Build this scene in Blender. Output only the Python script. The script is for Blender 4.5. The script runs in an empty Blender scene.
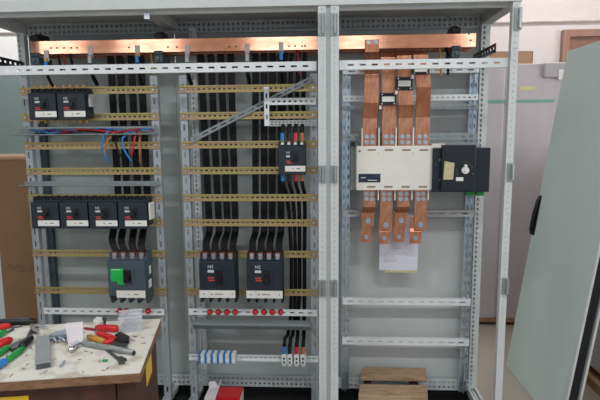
import bpy, math, random
from mathutils import Vector, Matrix, Euler
random.seed(7)
C = bpy.context.scene.collection
PI = math.pi

# ------------------------------------------------------------------ camera
F, CX, CY, CZ, YAW, PITCH, ROLL = 509.02, -0.0019, -2.2337, 1.4237, 0.0546, 0.1325, -0.0080
def axes():
    cy, sy, cp, sp, cr, sr = math.cos(YAW), math.sin(YAW), math.cos(PITCH), math.sin(PITCH), math.cos(ROLL), math.sin(ROLL)
    w = Vector((-sy*cp, cy*cp, -sp)); r = Vector((cy, sy, 0)); u = r.cross(w)
    return r*cr + u*sr, -r*sr + u*cr, w
RX, UX, WX = axes()
EYE = Vector((CX, CY, CZ))
def ray(px, py): return RX*((px-300)/F) - UX*((py-200)/F) + WX
def at(px, py, Y):
    d = ray(px, py); return EYE + d*((Y-CY)/d.y)
def atZ(px, py, Z):
    d = ray(px, py); return EYE + d*((Z-CZ)/d.z)
def Zat(py, Y, px=250): return at(px, py, Y).z
def Xat(px, py, Y): return at(px, py, Y).x
cam = bpy.data.cameras.new('camera'); cam.sensor_width = 36; cam.lens = 36*F/600; cam.clip_start = .05
co = bpy.data.objects.new('camera', cam); C.objects.link(co)
m = Matrix((RX, UX, -WX)).transposed().to_4x4(); m.translation = EYE; co.matrix_world = m
bpy.context.scene.camera = co

# --------------------------------------------------------------- materials
def lin(c): return tuple(((v/255)/12.92 if v/255 <= .04045 else ((v/255+.055)/1.055)**2.4) for v in c)
def mat(name, rgb, rough=.5, metal=0., vary=.06, scale=12., bump=0., rgb2=None, stretch=(1,1,1), alpha=1., trans=0., lo=.35, hi=.65):
    m = bpy.data.materials.new(name); m.use_nodes = True
    nt = m.node_tree; b = nt.nodes['Principled BSDF']
    tc = nt.nodes.new('ShaderNodeTexCoord'); mp = nt.nodes.new('ShaderNodeMapping'); mp.inputs['Scale'].default_value = stretch
    nz = nt.nodes.new('ShaderNodeTexNoise'); nz.inputs['Scale'].default_value = scale; nz.inputs['Detail'].default_value = 4
    cr = nt.nodes.new('ShaderNodeValToRGB')
    a = lin(rgb)
    if rgb2: c0, c1 = a, lin(rgb2)
    else: c0, c1 = tuple(v*(1-vary) for v in a), tuple(min(1, v*(1+vary)) for v in a)
    cr.color_ramp.elements[0].position = lo; cr.color_ramp.elements[1].position = hi
    cr.color_ramp.elements[0].color = (*c0, 1); cr.color_ramp.elements[1].color = (*c1, 1)
    nt.links.new(tc.outputs['Object'], mp.inputs['Vector']); nt.links.new(mp.outputs['Vector'], nz.inputs['Vector'])
    nt.links.new(nz.outputs['Fac'], cr.inputs['Fac']); nt.links.new(cr.outputs['Color'], b.inputs['Base Color'])
    b.inputs['Roughness'].default_value = rough; b.inputs['Metallic'].default_value = metal
    if alpha < 1: b.inputs['Alpha'].default_value = alpha
    if trans: b.inputs['Transmission Weight'].default_value = trans
    if bump:
        bp = nt.nodes.new('ShaderNodeBump'); bp.inputs['Strength'].default_value = bump; bp.inputs['Distance'].default_value = .01
        nt.links.new(nz.outputs['Fac'], bp.inputs['Height']); nt.links.new(bp.outputs['Normal'], b.inputs['Normal'])
    return m
M = {}
M['frame'] = mat('painted light grey steel', (204,209,209), .42, vary=.03)
M['frame_in'] = mat('painted grey sheet steel', (174,178,178), .5, vary=.03, scale=3)
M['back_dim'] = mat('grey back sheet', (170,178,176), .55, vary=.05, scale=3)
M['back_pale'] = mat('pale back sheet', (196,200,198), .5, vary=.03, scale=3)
M['white_steel'] = mat('white slotted steel', (226,230,232), .45, vary=.03)
M['galv'] = mat('galvanised steel', (176,190,202), .28, .85, rgb2=(206,214,220), scale=45)
M['zinc'] = mat('dull zinc steel', (158,164,164), .4, .6, vary=.06, scale=30)
M['upright'] = mat('zinc plated upright', (172,178,184), .42, .35, vary=.05, scale=20)
M['yellow'] = mat('yellow passivated steel', (176,164,98), .38, .4, rgb2=(182,150,120), scale=9, stretch=(1,.2,6), lo=.4, hi=.6)
M['copper'] = mat('bare copper', (218,156,126), .11, .93, rgb2=(232,176,148), scale=14, stretch=(1,1,3))
M['copper_dk'] = mat('brushed copper', (194,126,95), .32, .9, rgb2=(216,156,125), scale=22, stretch=(3,1,1))
M['black'] = mat('black plastic', (18,18,20), .45)
M['black_ins'] = mat('black insulation', (11,11,14), .6, vary=.1)
M['term_copper'] = mat('tarnished copper terminal', (150,92,72), .4, .5)
M['breaker'] = mat('charcoal plastic', (31,41,52), .5, vary=.05)
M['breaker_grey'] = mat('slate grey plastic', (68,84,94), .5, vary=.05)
M['dark_cover'] = mat('dark anthracite plastic', (24,35,46), .45, vary=.05)
M['darker'] = mat('near black cover', (19,27,36), .4, vary=.05)
M['label'] = mat('white label', (236,234,228), .5, vary=.02)
M['label_marks'] = mat('printed grey marks', (96,98,104), .6)
M['white_print'] = mat('white print', (206,216,214), .5)
M['red_print'] = mat('red print', (205,70,66), .5)
M['cream'] = mat('cream plastic', (234,230,222), .45, vary=.02)
M['slot'] = mat('slot shade plastic', (150,132,104), .6)
M['navy'] = mat('dark display window', (34,42,56), .25, rgb2=(52,62,80), scale=60)
M['sticker'] = mat('pale yellow sticker', (208,200,160), .5, rgb2=(196,186,144), scale=50)
M['green'] = mat('green plastic', (30,150,70), .45)
M['green_lbl'] = mat('green label', (30,190,80), .5)
M['red'] = mat('red plastic', (206,34,40), .35, vary=.08)
M['blue'] = mat('blue plastic', (42,126,196), .4)
M['brown_slv'] = mat('brown sleeve', (176,112,76), .5)
M['darkred'] = mat('dark red sleeve', (150,40,48), .5)
M['term_white'] = mat('white terminal plastic', (222,224,222), .45, vary=.04, scale=40)
M['paper'] = mat('white paper', (222,222,236), .7, vary=.02)
M['ply_white'] = mat('dirty white paint on board', (196,186,170), .8, rgb2=(226,222,212), scale=16, bump=.15, lo=.36, hi=.5)
M['wood_edge'] = mat('worn board edge', (142,108,80), .75, rgb2=(112,80,56), scale=20, bump=.2, stretch=(1,1,4))
M['wood_dark'] = mat('dark brown stained wood', (62,36,26), .6, rgb2=(84,48,34), scale=14, stretch=(1,1,.3))
M['wood_stool'] = mat('weathered pine', (178,150,120), .8, rgb2=(140,112,86), scale=12, bump=.25, stretch=(1,4,4), lo=.42, hi=.75)
M['wood_door'] = mat('brown varnished wood', (146,110,94), .5, rgb2=(158,120,102), scale=5, stretch=(4,4,.6))
M['wood_door2'] = mat('brown panel wood', (126,90,74), .5, rgb2=(142,102,84), scale=5, stretch=(4,4,.6))
M['pallet'] = mat('pallet wood', (176,136,96), .75, rgb2=(150,112,76), scale=10)
M['carton'] = mat('brown cardboard', (134,102,74), .8, vary=.05, scale=5)
M['carton2'] = mat('light brown cardboard', (176,140,112), .8, vary=.04, scale=5)
M['wrap'] = mat('clear wrap over pale panels', (192,184,187), .35, rgb2=(204,197,200), scale=3.5, bump=.2, stretch=(1.2,1,.25))
M['foam'] = mat('grey foam', (182,176,178), .6)
M['tape'] = mat('green tape', (120,172,158), .45)
M['ysticker'] = mat('yellow sticker', (226,214,160), .5)
M['yellow_paint'] = mat('yellow sticker on wood', (216,180,40), .5)
M['door_paint'] = mat('grey green powder coat', (186,196,194), .45, vary=.03, scale=2)
M['edge_white'] = mat('pale steel edge', (222,224,220), .4)
M['gasket'] = mat('black rubber', (24,28,32), .6)  # black that stands in for shade between the leaning doors
M['floor'] = mat('beige terrazzo floor', (152,141,126), .4, rgb2=(164,153,138), scale=3)
M['ceiling'] = mat('white ceiling', (228,226,222), .8)
M['wall'] = mat('cream painted wall', (236,224,216), .75, vary=.02)
M['clear'] = mat('clear plastic', (236,238,244), .15, alpha=.28)
M['scr'] = mat('loose zinc screws', (120,136,150), .35, .6, rgb2=(180,192,204), scale=120)
M['steel'] = mat('bright chrome', (214,216,222), .18, .9)
M['steel_dk'] = mat('dull tool steel', (96,98,102), .4, .7)
M['grey_card'] = mat('grey anodised strip', (148,150,152), .45, .2)
M['white_card'] = mat('white card', (232,224,228), .7)
M['ylw_handle'] = mat('amber handle', (204,150,60), .4)
M['tray_grey'] = mat('grey painted tray', (134,142,144), .45, vary=.04)
M['conduit'] = mat('wall conduit', (208,198,194), .6)
M['bag'] = mat('thin plastic bag', (164,178,186), .3, alpha=.7)

M['black_ins'].node_tree.nodes['Principled BSDF'].inputs['Specular IOR Level'].default_value = .3
def two_tone(name, top, low, z):
    m = mat(name, top, .75, vary=.02); nt = m.node_tree; b = nt.nodes['Principled BSDF']
    g = nt.nodes.new('ShaderNodeNewGeometry'); s = nt.nodes.new('ShaderNodeSeparateXYZ'); gt = nt.nodes.new('ShaderNodeMath'); gt.operation = 'GREATER_THAN'; gt.inputs[1].default_value = z
    mx = nt.nodes.new('ShaderNodeMix'); mx.data_type = 'RGBA'
    nt.links.new(g.outputs['Position'], s.inputs[0]); nt.links.new(s.outputs['Z'], gt.inputs[0]); nt.links.new(gt.outputs[0], mx.inputs['Factor'])
    mx.inputs['A'].default_value = (*lin(low), 1)
    src = b.inputs['Base Color'].links[0].from_socket
    nt.links.new(src, mx.inputs['B']); nt.links.new(mx.outputs['Result'], b.inputs['Base Color'])
    return m
M['wall_two'] = two_tone('cream wall with grey green dado', (216,208,205), (108,122,119), 2.07)

# ------------------------------------------------------------- mesh builder
class MB:
    def __init__(s, X=None): s.v = []; s.f = []; s.X = X
    def add(s, vs, fs):
        n = len(s.v)
        s.v += [tuple(s.X @ Vector(v)) if s.X is not None else tuple(v) for v in vs]
        s.f += [tuple(n+i for i in f) for f in fs]; return s
    def box(s, x0, x1, y0, y1, z0, z1):
        x0, x1 = sorted((x0, x1)); y0, y1 = sorted((y0, y1)); z0, z1 = sorted((z0, z1))
        return s.add([(x0,y0,z0),(x1,y0,z0),(x1,y1,z0),(x0,y1,z0),(x0,y0,z1),(x1,y0,z1),(x1,y1,z1),(x0,y1,z1)],
                     [(0,3,2,1),(4,5,6,7),(0,1,5,4),(1,2,6,5),(2,3,7,6),(3,0,4,7)])
    def hexa(s, p):   # eight points: bottom ring then top ring
        return s.add(p, [(0,3,2,1),(4,5,6,7),(0,1,5,4),(1,2,6,5),(2,3,7,6),(3,0,4,7)])
    def tube(s, pts, r, n=8, caps=True):
        pts = [Vector(p) for p in pts]; rs = r if isinstance(r, (list, tuple)) else [r]*len(pts)
        vs, fs = [], []; N = len(pts); ref = None
        for i, p in enumerate(pts):
            t = (pts[min(i+1, N-1)] - pts[max(i-1, 0)]).normalized()
            if ref is None: ref = Vector((0,0,1)) if abs(t.z) < .8 else Vector((1,0,0))
            a = (ref - t*ref.dot(t)).normalized(); ref = a; b = t.cross(a)
            for k in range(n):
                q = 2*PI*k/n; vs.append(p + (a*math.cos(q) + b*math.sin(q))*rs[i])
        for i in range(N-1):
            for k in range(n):
                k2 = (k+1) % n; fs.append((i*n+k, i*n+k2, (i+1)*n+k2, (i+1)*n+k))
        if caps: fs.append(tuple(range(n-1, -1, -1))); fs.append(tuple((N-1)*n+k for k in range(n)))
        return s.add(vs, fs)
    def sweep(s, pts, w, t):   # rectangular bar, width along X, thickness t across the path
        pts = [Vector(p) for p in pts]; N = len(pts); vs, fs = [], []
        for i, p in enumerate(pts):
            d0 = (pts[i]-pts[i-1]).normalized() if i else (pts[1]-pts[0]).normalized()
            d1 = (pts[i+1]-pts[i]).normalized() if i < N-1 else d0
            d0.x = 0; d1.x = 0
            d = (d0+d1).normalized(); nrm = Vector((0, d.z, -d.y)).normalized()
            k = t/2/max(.5, d.dot(d1.normalized()))
            for a, b in ((-1,-1),(1,-1),(1,1),(-1,1)): vs.append(p + Vector((a*w/2,0,0)) + nrm*(b*k))
        for i in range(N-1):
            for k in range(4):
                k2 = (k+1) % 4; fs.append((i*4+k, i*4+k2, (i+1)*4+k2, (i+1)*4+k))
        fs.append((3,2,1,0)); fs.append(tuple((N-1)*4+k for k in range(4)))
        return s.add(vs, fs)
    def prism(s, poly, x0, x1):   # polygon in (y,z) pushed along X
        n = len(poly)
        vs = [(x0,y,z) for y,z in poly] + [(x1,y,z) for y,z in poly]
        fs = [tuple(range(n-1,-1,-1)), tuple(range(n,2*n))] + [(i,(i+1)%n,n+(i+1)%n,n+i) for i in range(n)]
        return s.add(vs, fs)
    def plate(s, mode, a0, a1, b0, b1, t0, t1, rows, sl, pitch, off=0.):
        """sheet with real punched slots. mode: axes of (along, across, thickness)"""
        def bx(a, b, c, d):
            if b-a < 1e-6 or d-c < 1e-6: return
            r = {'x':None,'y':None,'z':None}; r[mode[0]] = (a,b); r[mode[1]] = (c,d); r[mode[2]] = (t0,t1)
            s.box(*r['x'], *r['y'], *r['z'])
        cur = b0
        n = max(1, int((a1-a0-2*off)/pitch)); st = (a0+a1)/2 - (n-1)*pitch/2
        for lo, hi in rows:
            bx(a0, a1, cur, lo); c = a0
            for i in range(n):
                h0, h1 = st+i*pitch-sl/2, st+i*pitch+sl/2
                bx(c, h0, lo, hi); c = h1
            bx(c, a1, lo, hi); cur = hi
        bx(a0, a1, cur, b1); return s
    def dome(s, c, r, rz, n=14, m=5):   # half ellipsoid bulging to -Y
        vs, fs = [], []
        for i in range(m):
            q = PI/2*i/m
            for k in range(n):
                a = 2*PI*k/n; vs.append((c[0]+r*math.cos(q)*math.cos(a), c[1]-rz*math.sin(q), c[2]+r*math.cos(q)*math.sin(a)))
        vs.append((c[0], c[1]-rz, c[2]))
        for i in range(m-1):
            for k in range(n): fs.append((i*n+k, i*n+(k+1)%n, (i+1)*n+(k+1)%n, (i+1)*n+k))
        for k in range(n): fs.append(((m-1)*n+k, (m-1)*n+(k+1)%n, m*n))
        fs.append(tuple(range(n-1,-1,-1)))
        return s.add(vs, fs)

def tag(o, label=None, cat=None, group=None, kind=None):
    if label: o['label'] = label
    if cat: o['category'] = cat
    if group: o['group'] = group
    if kind: o['kind'] = kind
    return o
def root_loc(o):
    v = Vector((0,0,0))
    while o is not None: v = v + o.location; o = o.parent
    return v
def build(name, mb, m, parent=None, bevel=0., smooth=False, label=None):
    me = bpy.data.meshes.new(name)
    if parent is not None: org = root_loc(parent)
    else:
        xs, ys, zs = zip(*mb.v); org = Vector(((min(xs)+max(xs))/2, (min(ys)+max(ys))/2, min(zs)))
    me.from_pydata([tuple(Vector(v)-org) for v in mb.v], [], mb.f); me.materials.append(m); me.update()
    import bmesh
    bm = bmesh.new(); bm.from_mesh(me); bmesh.ops.recalc_face_normals(bm, faces=bm.faces); bm.to_mesh(me); bm.free()
    o = bpy.data.objects.new(name, me); C.objects.link(o)
    if parent is not None: o.parent = parent
    else: o.location = org
    if bevel:
        bv = o.modifiers.new('edges', 'BEVEL'); bv.width = bevel; bv.segments = 2; bv.limit_method = 'ANGLE'
    if smooth:
        for p in me.polygons: p.use_smooth = True
    if label: o['label'] = label
    return o
def thing(name, label, cat, loc, group=None):
    o = bpy.data.objects.new(name, None); o.empty_display_size = .05; C.objects.link(o); o.location = loc
    return tag(o, label, cat, group)
def single(name, mb, m, label, cat, group=None, **k): return tag(build(name, mb, m, **k), label, cat, group)
def dup(o, loc, label, parent=None):
    c = o.copy(); C.objects.link(c)
    if parent is None: c.location = loc; c['label'] = label
    else: c.parent = parent
    for ch in list(o.children): dup(ch, None, None, c)
    return c
def text(name, s, size, pos, m, parent, deep=.0006):
    cu = bpy.data.curves.new('lettering', 'FONT'); cu.body = s; cu.size = size; cu.extrude = deep; cu.resolution_u = 2
    t = bpy.data.objects.new('lettering', cu); me = bpy.data.meshes.new_from_object(t)
    me.transform(Matrix.Translation(Vector(pos)-root_loc(parent)) @ Matrix.Rotation(PI/2, 4, 'X'))
    me.materials.clear(); me.materials.append(m); bpy.data.objects.remove(t); bpy.data.curves.remove(cu)
    o = bpy.data.objects.new(name, me); C.objects.link(o); o.parent = parent; return o
def struct(name, mb, m, **k): o = build(name, mb, m, **k); o['kind'] = 'structure'; return o

FZ = -.1          # hall floor
# ---------------------------------------------------------------- the room
struct('floor', MB().box(-5.6, 5.6, -6.2, 3.1, FZ-.1, FZ), M['floor'])
struct('wall_back', MB().box(-5.6, 5.6, 3.0, 3.15, FZ, 3.7), M['wall_two'])
struct('wall_left', MB().box(-5.75, -5.6, -6.2, 3.15, FZ, 3.7), M['wall'])
struct('wall_right', MB().box(5.6, 5.75, -6.2, -3.4, FZ, 3.7).box(5.6, 5.75, .4, 3.15, FZ, 3.7).box(5.6, 5.75, -3.4, .4, FZ, 1.0).box(5.6, 5.75, -3.4, .4, 3.0, 3.7), M['wall'])
# open side behind the camera for world light; windows added for busbar highlights
GLINT_WIN = [(-5.3,-4.2),(-3.6,-2.5),(-1.32,-.2),(.15,.85),(2.2,3.6)]  # spans placed so their reflections fall as patches along the busbar
fw = MB().box(-5.6, 5.6, -6.2, -6.05, 2.4, 2.62).box(-5.6, 5.6, -6.2, -6.05, 3.2, 3.7); c_ = -5.6
for a_, b_ in GLINT_WIN: fw.box(c_, a_, -6.2, -6.05, 2.62, 3.2); c_ = b_
fw.box(c_, 5.6, -6.2, -6.05, 2.62, 3.2)
struct('wall_front', fw, M['wall'])
for i_, (a_, b_) in enumerate(GLINT_WIN):
    struct('window_%d' % (i_+1), MB().box(a_, b_, -6.13, -6.09, 2.62, 2.65).box(a_, b_, -6.13, -6.09, 3.17, 3.2).box(a_, b_, -6.13, -6.09, 2.85, 2.99).box(a_, a_+.03, -6.13, -6.09, 2.65, 3.17).box(b_-.03, b_, -6.13, -6.09, 2.65, 3.17), M['edge_white'])
struct('ceiling', MB().box(-5.75, 5.75, -6.2, 3.15, 3.7, 3.8), M['ceiling'])
struct('trim_1', MB().tube([(-4.1,2.985,Zat(22,2.985,550)),(4.1,2.985,Zat(22,2.985,550)+.01)], .014), M['conduit'])
dx0, dzt = Xat(562.5,30,2.97), Zat(30,2.97,575)
d1 = struct('door_1', MB().box(dx0, dx0+.065, 2.94, 3.0, FZ, dzt).box(dx0+.99, dx0+1.08, 2.94, 3.0, FZ, dzt).box(dx0+.065, dx0+.99, 2.94, 3.0, dzt-.065, dzt), M['wood_door'])
build('door_leaf', MB().box(dx0+.0651, dx0+.9899, 2.965, 3.0, FZ, dzt-.0651).box(dx0+.07, dx0+.98, 2.955, 2.965, dzt-.24, dzt-.22), M['wood_door2'], d1)

# ------------------------------------------------- switchboard enclosures
def post(x0, x1, y0=0., dy=.045, z0=0., z1=2.0, face=True):
    mb = MB()
    mb.plate('zxy', z0, z1, x0, x1, y0, y0+.003, [((x0+x1)/2-.002, (x0+x1)/2+.002)], .004, .025)
    mb.box(x0, x0+.003, y0+.003, y0+dy, z0, z1); mb.box(x1-.003, x1, y0+.003, y0+dy, z0, z1)
    mb.box(x0+.003, x1-.003, y0+dy-.003, y0+dy, z0, z1)
    return mb
def rear_col(x0, x1, y0, z0=.05, z1=1.95):
    mb = MB()
    w = x1-x0
    mb.plate('zxy', z0, z1, x0, x1, y0, y0+.003, [(x0+.2*w, x0+.42*w)], .014, .025)
    mb.box(x0+.003, x1-.003, y0+.012, y0+.014, z0, z1)
    mb.box(x0, x0+.003, y0+.003, y0+.035, z0, z1); mb.box(x1-.003, x1, y0+.003, y0+.035, z0, z1)
    return mb
def hinge(xc, zc, w=.03, h=.08):
    mb = MB().box(xc-w/2, xc+w/2, -.008, 0, zc-h/2, zc+h/2)
    mb.tube([(xc+.004,-.012,zc-h*.42),(xc+.004,-.012,zc+h*.42)], .007)
    mb.box(xc-w*.3, xc-w*.05, -.012, -.008, zc-.012, zc+.012)
    return mb
DEP = .43
def enclosure(name, label, x0, x1, backs, cols):
    e = thing(name, label, 'electrical enclosure', ((x0+x1)/2, 0, FZ))
    P = lambda n, mb, mt='frame', **k: build(n, mb, M[mt], e, **k)
    P('front_post', post(x0+.011, x0+.047)); P('front_post', post(x1-.042 if x1 < .1 else x1-.037, x1-.008 if x1 < .1 else x1-.006, dy=.045 if x1 < .1 else .03))
    P('top_beam', MB().box(x0, x1, -.006, .045, 1.952, 2.0).box(x0, x1, .045, .06, 1.94, 2.0))
    P('bottom_beam', MB().box(x0+.047, x1-.047, 0, .045, 0, .05))
    P('roof_panel', MB().box(x0, x1, .06, DEP+.02, 1.985, 2.0), 'frame_in')
    P('rear_beam', MB().plate('xzy', x0+.01, x1-.01, 1.925, 1.985, DEP-.03, DEP-.027, [(1.935,1.947),(1.96,1.972)], .012, .025)
      .box(x0+.01, x1-.01, DEP-.027, DEP, 1.975, 1.985), 'frame_in')
    P('rear_sill', MB().plate('xzy', x0+.03, x1-.03, .035, .1, DEP-.035, DEP-.032, [(.048,.06),(.076,.088)], .012, .025)
      .box(x0+.03, x1-.03, DEP-.032, DEP, .035, .04), 'frame')
    for xa in (x0, x1-.05):
        P('base_rail', MB().box(xa, xa+.012, .045, DEP, 0, .05).box(xa+.02, xa+.03, .045, DEP, 0, .042).box(xa+.038, xa+.05, .045, DEP, 0, .05).box(xa, xa+.05, .045, DEP, 0, .012), 'frame')
        P('roof_rail', MB().box(xa, xa+.05, .06, DEP, 1.94, 1.985), 'frame_in')
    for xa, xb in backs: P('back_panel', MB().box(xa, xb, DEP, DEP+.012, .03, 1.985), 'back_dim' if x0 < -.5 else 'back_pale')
    for xa, xb in cols: P('rear_column', rear_col(xa, xb, DEP-.04), 'frame')
    P('base_plate', MB().box(x0+.05, x1-.05, .045, DEP, -.012, 0), 'black', label='black base plate')
    P('kick_strip', MB().box(x0+.03, x1-.03, DEP-.02, DEP-.01, 0, .034), 'black', label='black strip below the rear sill')
    P('plinth', MB().box(x0+.01, x1-.01, .01, DEP, FZ, -.012), 'black', label='black plinth')
    return e, P
EL, PL = enclosure('switchboard_enclosure', 'wide pale grey open-fronted two-bay switchboard cabinet holding the rows of circuit breakers', -1.6, 0.,
                   [(-1.56, -.79), (-.785, -.02)], [(-1.598, -1.56), (-.70, -.665), (-.04, -.006)])
ER, PR = enclosure('switchboard_enclosure', 'narrower pale grey open-fronted switchboard cabinet holding the copper bars and cream switch', 0., .8,
                   [(.03, .76)], [(.01, .045), (.752, .795)])
PL('joint_seal', MB().box(-.008, .0105, .006, .03, 0, 1.951), 'frame_in', label='grey strip between the centre posts')
PL('roof_rail', MB().box(-.815, -.765, .06, DEP-.03, 1.94, 1.985), 'frame_in')
PL('rail_clip', MB().box(-.80, -.775, .03, .062, 1.918, 1.942), 'galv', label='bright clip under the roof rail')
for y, h in ((24.5,.09),(174,.075),(288,.075)):
    PL('hinge', hinge(-.026, Zat(y,0,322), h=h), 'zinc', label='grey metal hinge')
    PR('hinge', hinge(.026, Zat(y,0,334), h=h), 'zinc', label='grey metal hinge')
    PR('hinge', hinge(.785, Zat(y-5.5 if y < 50 else y-2,0,512), h=h), 'zinc', label='grey metal hinge')
# dark slotted side rails high up on both cabinets
for P, xa in ((PL,-1.575),(PR,.715)):
    P('side_rail', MB().plate('yzx', .05, DEP-.04, 1.755, 1.795, xa, xa+.003, [(1.77,1.782)], .02, .04).box(xa-.02, xa, .05, DEP-.04, 1.755, 1.758), 'darker', label='dark slotted side rail')
PL('side_channel', MB().plate('zxy', .03, 1.64, -1.56, -1.518, DEP-.045, DEP-.042, [(-1.548,-1.541)], .014, .025).box(-1.521, -1.518, DEP-.042, DEP-.01, .03, 1.64), 'upright')
PL('edge_gasket', MB().box(-1.5175, -1.492, DEP-.03, DEP-.001,   .03, 1.64), 'breaker_grey', label='dark strip beside the side channel')  # dark strip stands in for the frame's shadow beside the column
# mounting uprights
UY = .25
def upright(xc, w=.036, z0=.03, z1=1.70):
    mb = MB().plate('zxy', z0, z1, xc-w/2, xc+w/2, UY, UY+.003, [(xc-.005, xc+.005)], .03, .065)
    mb.box(xc-w/2, xc-w/2+.003, UY+.003, UY+.03, z0, z1); mb.box(xc+w/2-.003, xc+w/2, UY+.003, UY+.03, z0, z1)
    return mb
XU = (-1.497, -.845, -.702, -.068)
for xc in XU: PL('mounting_upright', upright(xc), 'upright')
for xa, xb in ((-1.53,-1.50),(-.86,-.83),(-.72,-.69),(-.085,-.052)):
    PL('depth_rail', MB().box(xa, xb, .05, DEP-.035, .012, .035).box(xa, xa+.004, .05, DEP-.035, .035, .055), 'frame_in')
def galv(xc, w=.04):
    mb = MB()
    mb.plate('zxy', .05, 1.74, xc-w/2, xc-w*.05, .35, .353, [(xc-w*.36, xc-w*.2)], .02, .05)
    mb.box(xc-w*.05, xc-w*.05+.003, .33, .38, .05, 1.74)
    mb.plate('zxy', .05, 1.74, xc+w*.03, xc+w/2, .36, .363, [(xc+w*.2, xc+w*.36)], .02, .05)
    mb.box(xc+w/2-.003, xc+w/2, .353, .39, .05, 1.74).box(xc-w/2, xc-w/2+.003, .353, .39, .05, 1.74)
    for k in range(12): mb.tube([(xc+w*.25,.35,.15+k*.14),(xc+w*.25,.362,.15+k*.14)], .006)
    return mb
PR('mounting_upright', galv(.092), 'galv', label='shiny galvanised upright'); PR('mounting_upright', galv(.713), 'galv', label='shiny galvanised upright')

# ----------------------------------------------------------- front crossbars
def crossbar(x0, x1, z0, z1, y0, mt, label, group, sl=.026, pitch=.052, sh=.008, lip=True):
    zc = (z0+z1)/2
    mb = MB().plate('xzy', x0, x1, z0, z1, y0, y0+.003, [(zc-sh/2, zc+sh/2)], sl, pitch)
    if lip: mb.box(x0, x1, y0+.003, y0+.022, z1-.003, z1).box(x0, x1, y0+.003, y0+.022, z0, z0+.003)
    return single('slotted_crossbar', mb, mt, label, 'crossbar', group)
crossbar(-1.6, -.05, 1.690, 1.730, .047, M['white_steel'], 'long white slotted crossbar running under the copper busbar of the two-bay cabinet', 'slotted crossbars')
crossbar(.05, .772, 1.692, 1.732, .047, M['white_steel'], 'short white slotted crossbar in front of the four tall copper bars', 'slotted crossbars')
RB = 'rear crossbars of the copper bar cabinet'
for (ya, yb, mt, lb, sl, pt) in ((95,101,'white_steel','white perforated rear crossbar level with the current transformers',.012,.026),
        (105,109.5,'zinc','dull grey perforated rear crossbar at the dark bends of the copper bars',.02,.03),
        (68,73.5,'white_steel','pale slotted rear crossbar half hidden below the white front crossbar',.03,.052),
        (133,140,'zinc','grey slotted rear crossbar just above the cream switch',.02,.04),
        (209.5,216.5,'frame_in','pale slotted rear crossbar behind the hanging copper link ends',.035,.056),
        (298,304.5,'white_steel','white slotted rear crossbar below the hung paper sheet',.03,.052),
        (338,344.5,'white_steel','white slotted rear crossbar just above the wooden stool',.03,.052)):
    y0 = .336 if ya == 133 or 209 < ya < 210 else .339
    crossbar(.075, .73, Zat(yb,.34,420), Zat(ya,.34,420), .328, M[mt], lb, RB, sl, pt, .007)

# ------------------------------------------------------------ DIN rails
def din(mb, x0, x1, zc, yf, h=.035):
    a = h/2; yb = yf+.0075
    mb.box(x0, x1, yf, yf+.0015, zc-a, zc-a+.006).box(x0, x1, yf, yf+.0015, zc+a-.006, zc+a)
    mb.box(x0, x1, yf, yb, zc-a+.006, zc-a+.0075).box(x0, x1, yf, yb, zc+a-.0075, zc+a-.006)
    mb.plate('xzy', x0, x1, zc-a+.0075, zc+a-.0075, yb-.0015, yb, [(zc-.0035, zc+.0035)], .014, .025)
    return mb
RZ = [1.634,1.506,1.366,1.239,1.105,.979,.820,.623]
ORD = ['topmost','second','third','fourth','fifth','sixth','seventh','lowest']
for b, (xa, xb, wh) in enumerate(((-1.517,-.826,'bay by the cardboard carton'),(-.722,-.05,'bay beside the centre posts'))):
    for i, z in enumerate(RZ):
        lb = '%s yellow slotted mounting rail in the %s' % (ORD[i] + (' from the top' if 0 < i < 7 else ''), wh)
        o = thing('mounting_rail', lb.replace(' from the top',''), 'mounting rail', ((xa+xb)/2, UY, z-.018), 'yellow mounting rails')
        build('rail', din(MB(), xa, xb, z, UY-.0075), M['yellow'], o)
        for xs in ((xa+.02), (xb-.02)):
            build('screw', MB().tube([(xs,UY-.0062,z),(xs,UY-.010,z)], .006, 8), M['galv'], o, label='bright fixing screw')
YR = UY-.0075
# ------------------------------------------------------------- busbars
zb = Zat(44,.26,250)
bb = thing('copper_busbar', 'long bright copper busbar running across the top of both cabinets, frontmost', 'busbar', (-.38, .265, zb-.031))
mb = MB().box(-1.452, .69, .26, .27, zb-.031, zb+.031)
build('bar', mb, M['copper'], bb, bevel=.001)
for px in (51,57,64,71,77,129,168,177,229,236,289,295,302,305,469,470.5):
    py = 48 - (px-50)*.0075
    if px > 460: py = 34 if px < 470 else 40.5
    q = at(px, py, .26)
    build('bolt_hole', MB().tube([(q.x,.2594,q.z),(q.x,.2612,q.z)], .005, 8), M['slot'], bb)
for k, y in enumerate((.30, .34)):
    single('copper_busbar', MB().box(-1.44, .68, y, y+.01, zb-.036-.004*k, zb+.025), M['copper_dk'], ['copper busbar directly behind the front busbar, only its dark underside showing','rearmost copper busbar, hidden deep behind the front busbar'][k], 'busbar')
SUP = ['black busbar clamp at the copper bar end by the carton','black busbar clamp below the middle roof rail','black busbar clamp near the copper bar end by the pale wall']
for i, (px, ya) in enumerate(((34,39.5),(158,37),(456.5,31.5))):
    q = at(px, ya, .25)
    t = thing('busbar_clamp', SUP[i], 'clamp', (q.x, .3, zb-.055), 'busbar clamps')
    build('upper_jaw', MB().box(q.x-.02, q.x+.02, .245, .37, zb+.0315, zb+.055).prism([(.245,zb+.055),(.37,zb+.055),(.37,zb+.07),(.29,zb+.07)], q.x-.014, q.x+.014), M['black'], t, bevel=.003)
    build('lower_jaw', MB().box(q.x-.02, q.x+.02, .24, .37, zb-.08, zb-.0445).box(q.x-.02, q.x+.02, .24, .2585, zb-.0445, zb-.026), M['breaker_grey'], t, bevel=.003)
    build('clamp_bolt', MB().tube([(q.x,.24,zb-.062),(q.x,.23,zb-.062)], .008, 6), M['steel_dk'], t)
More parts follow.
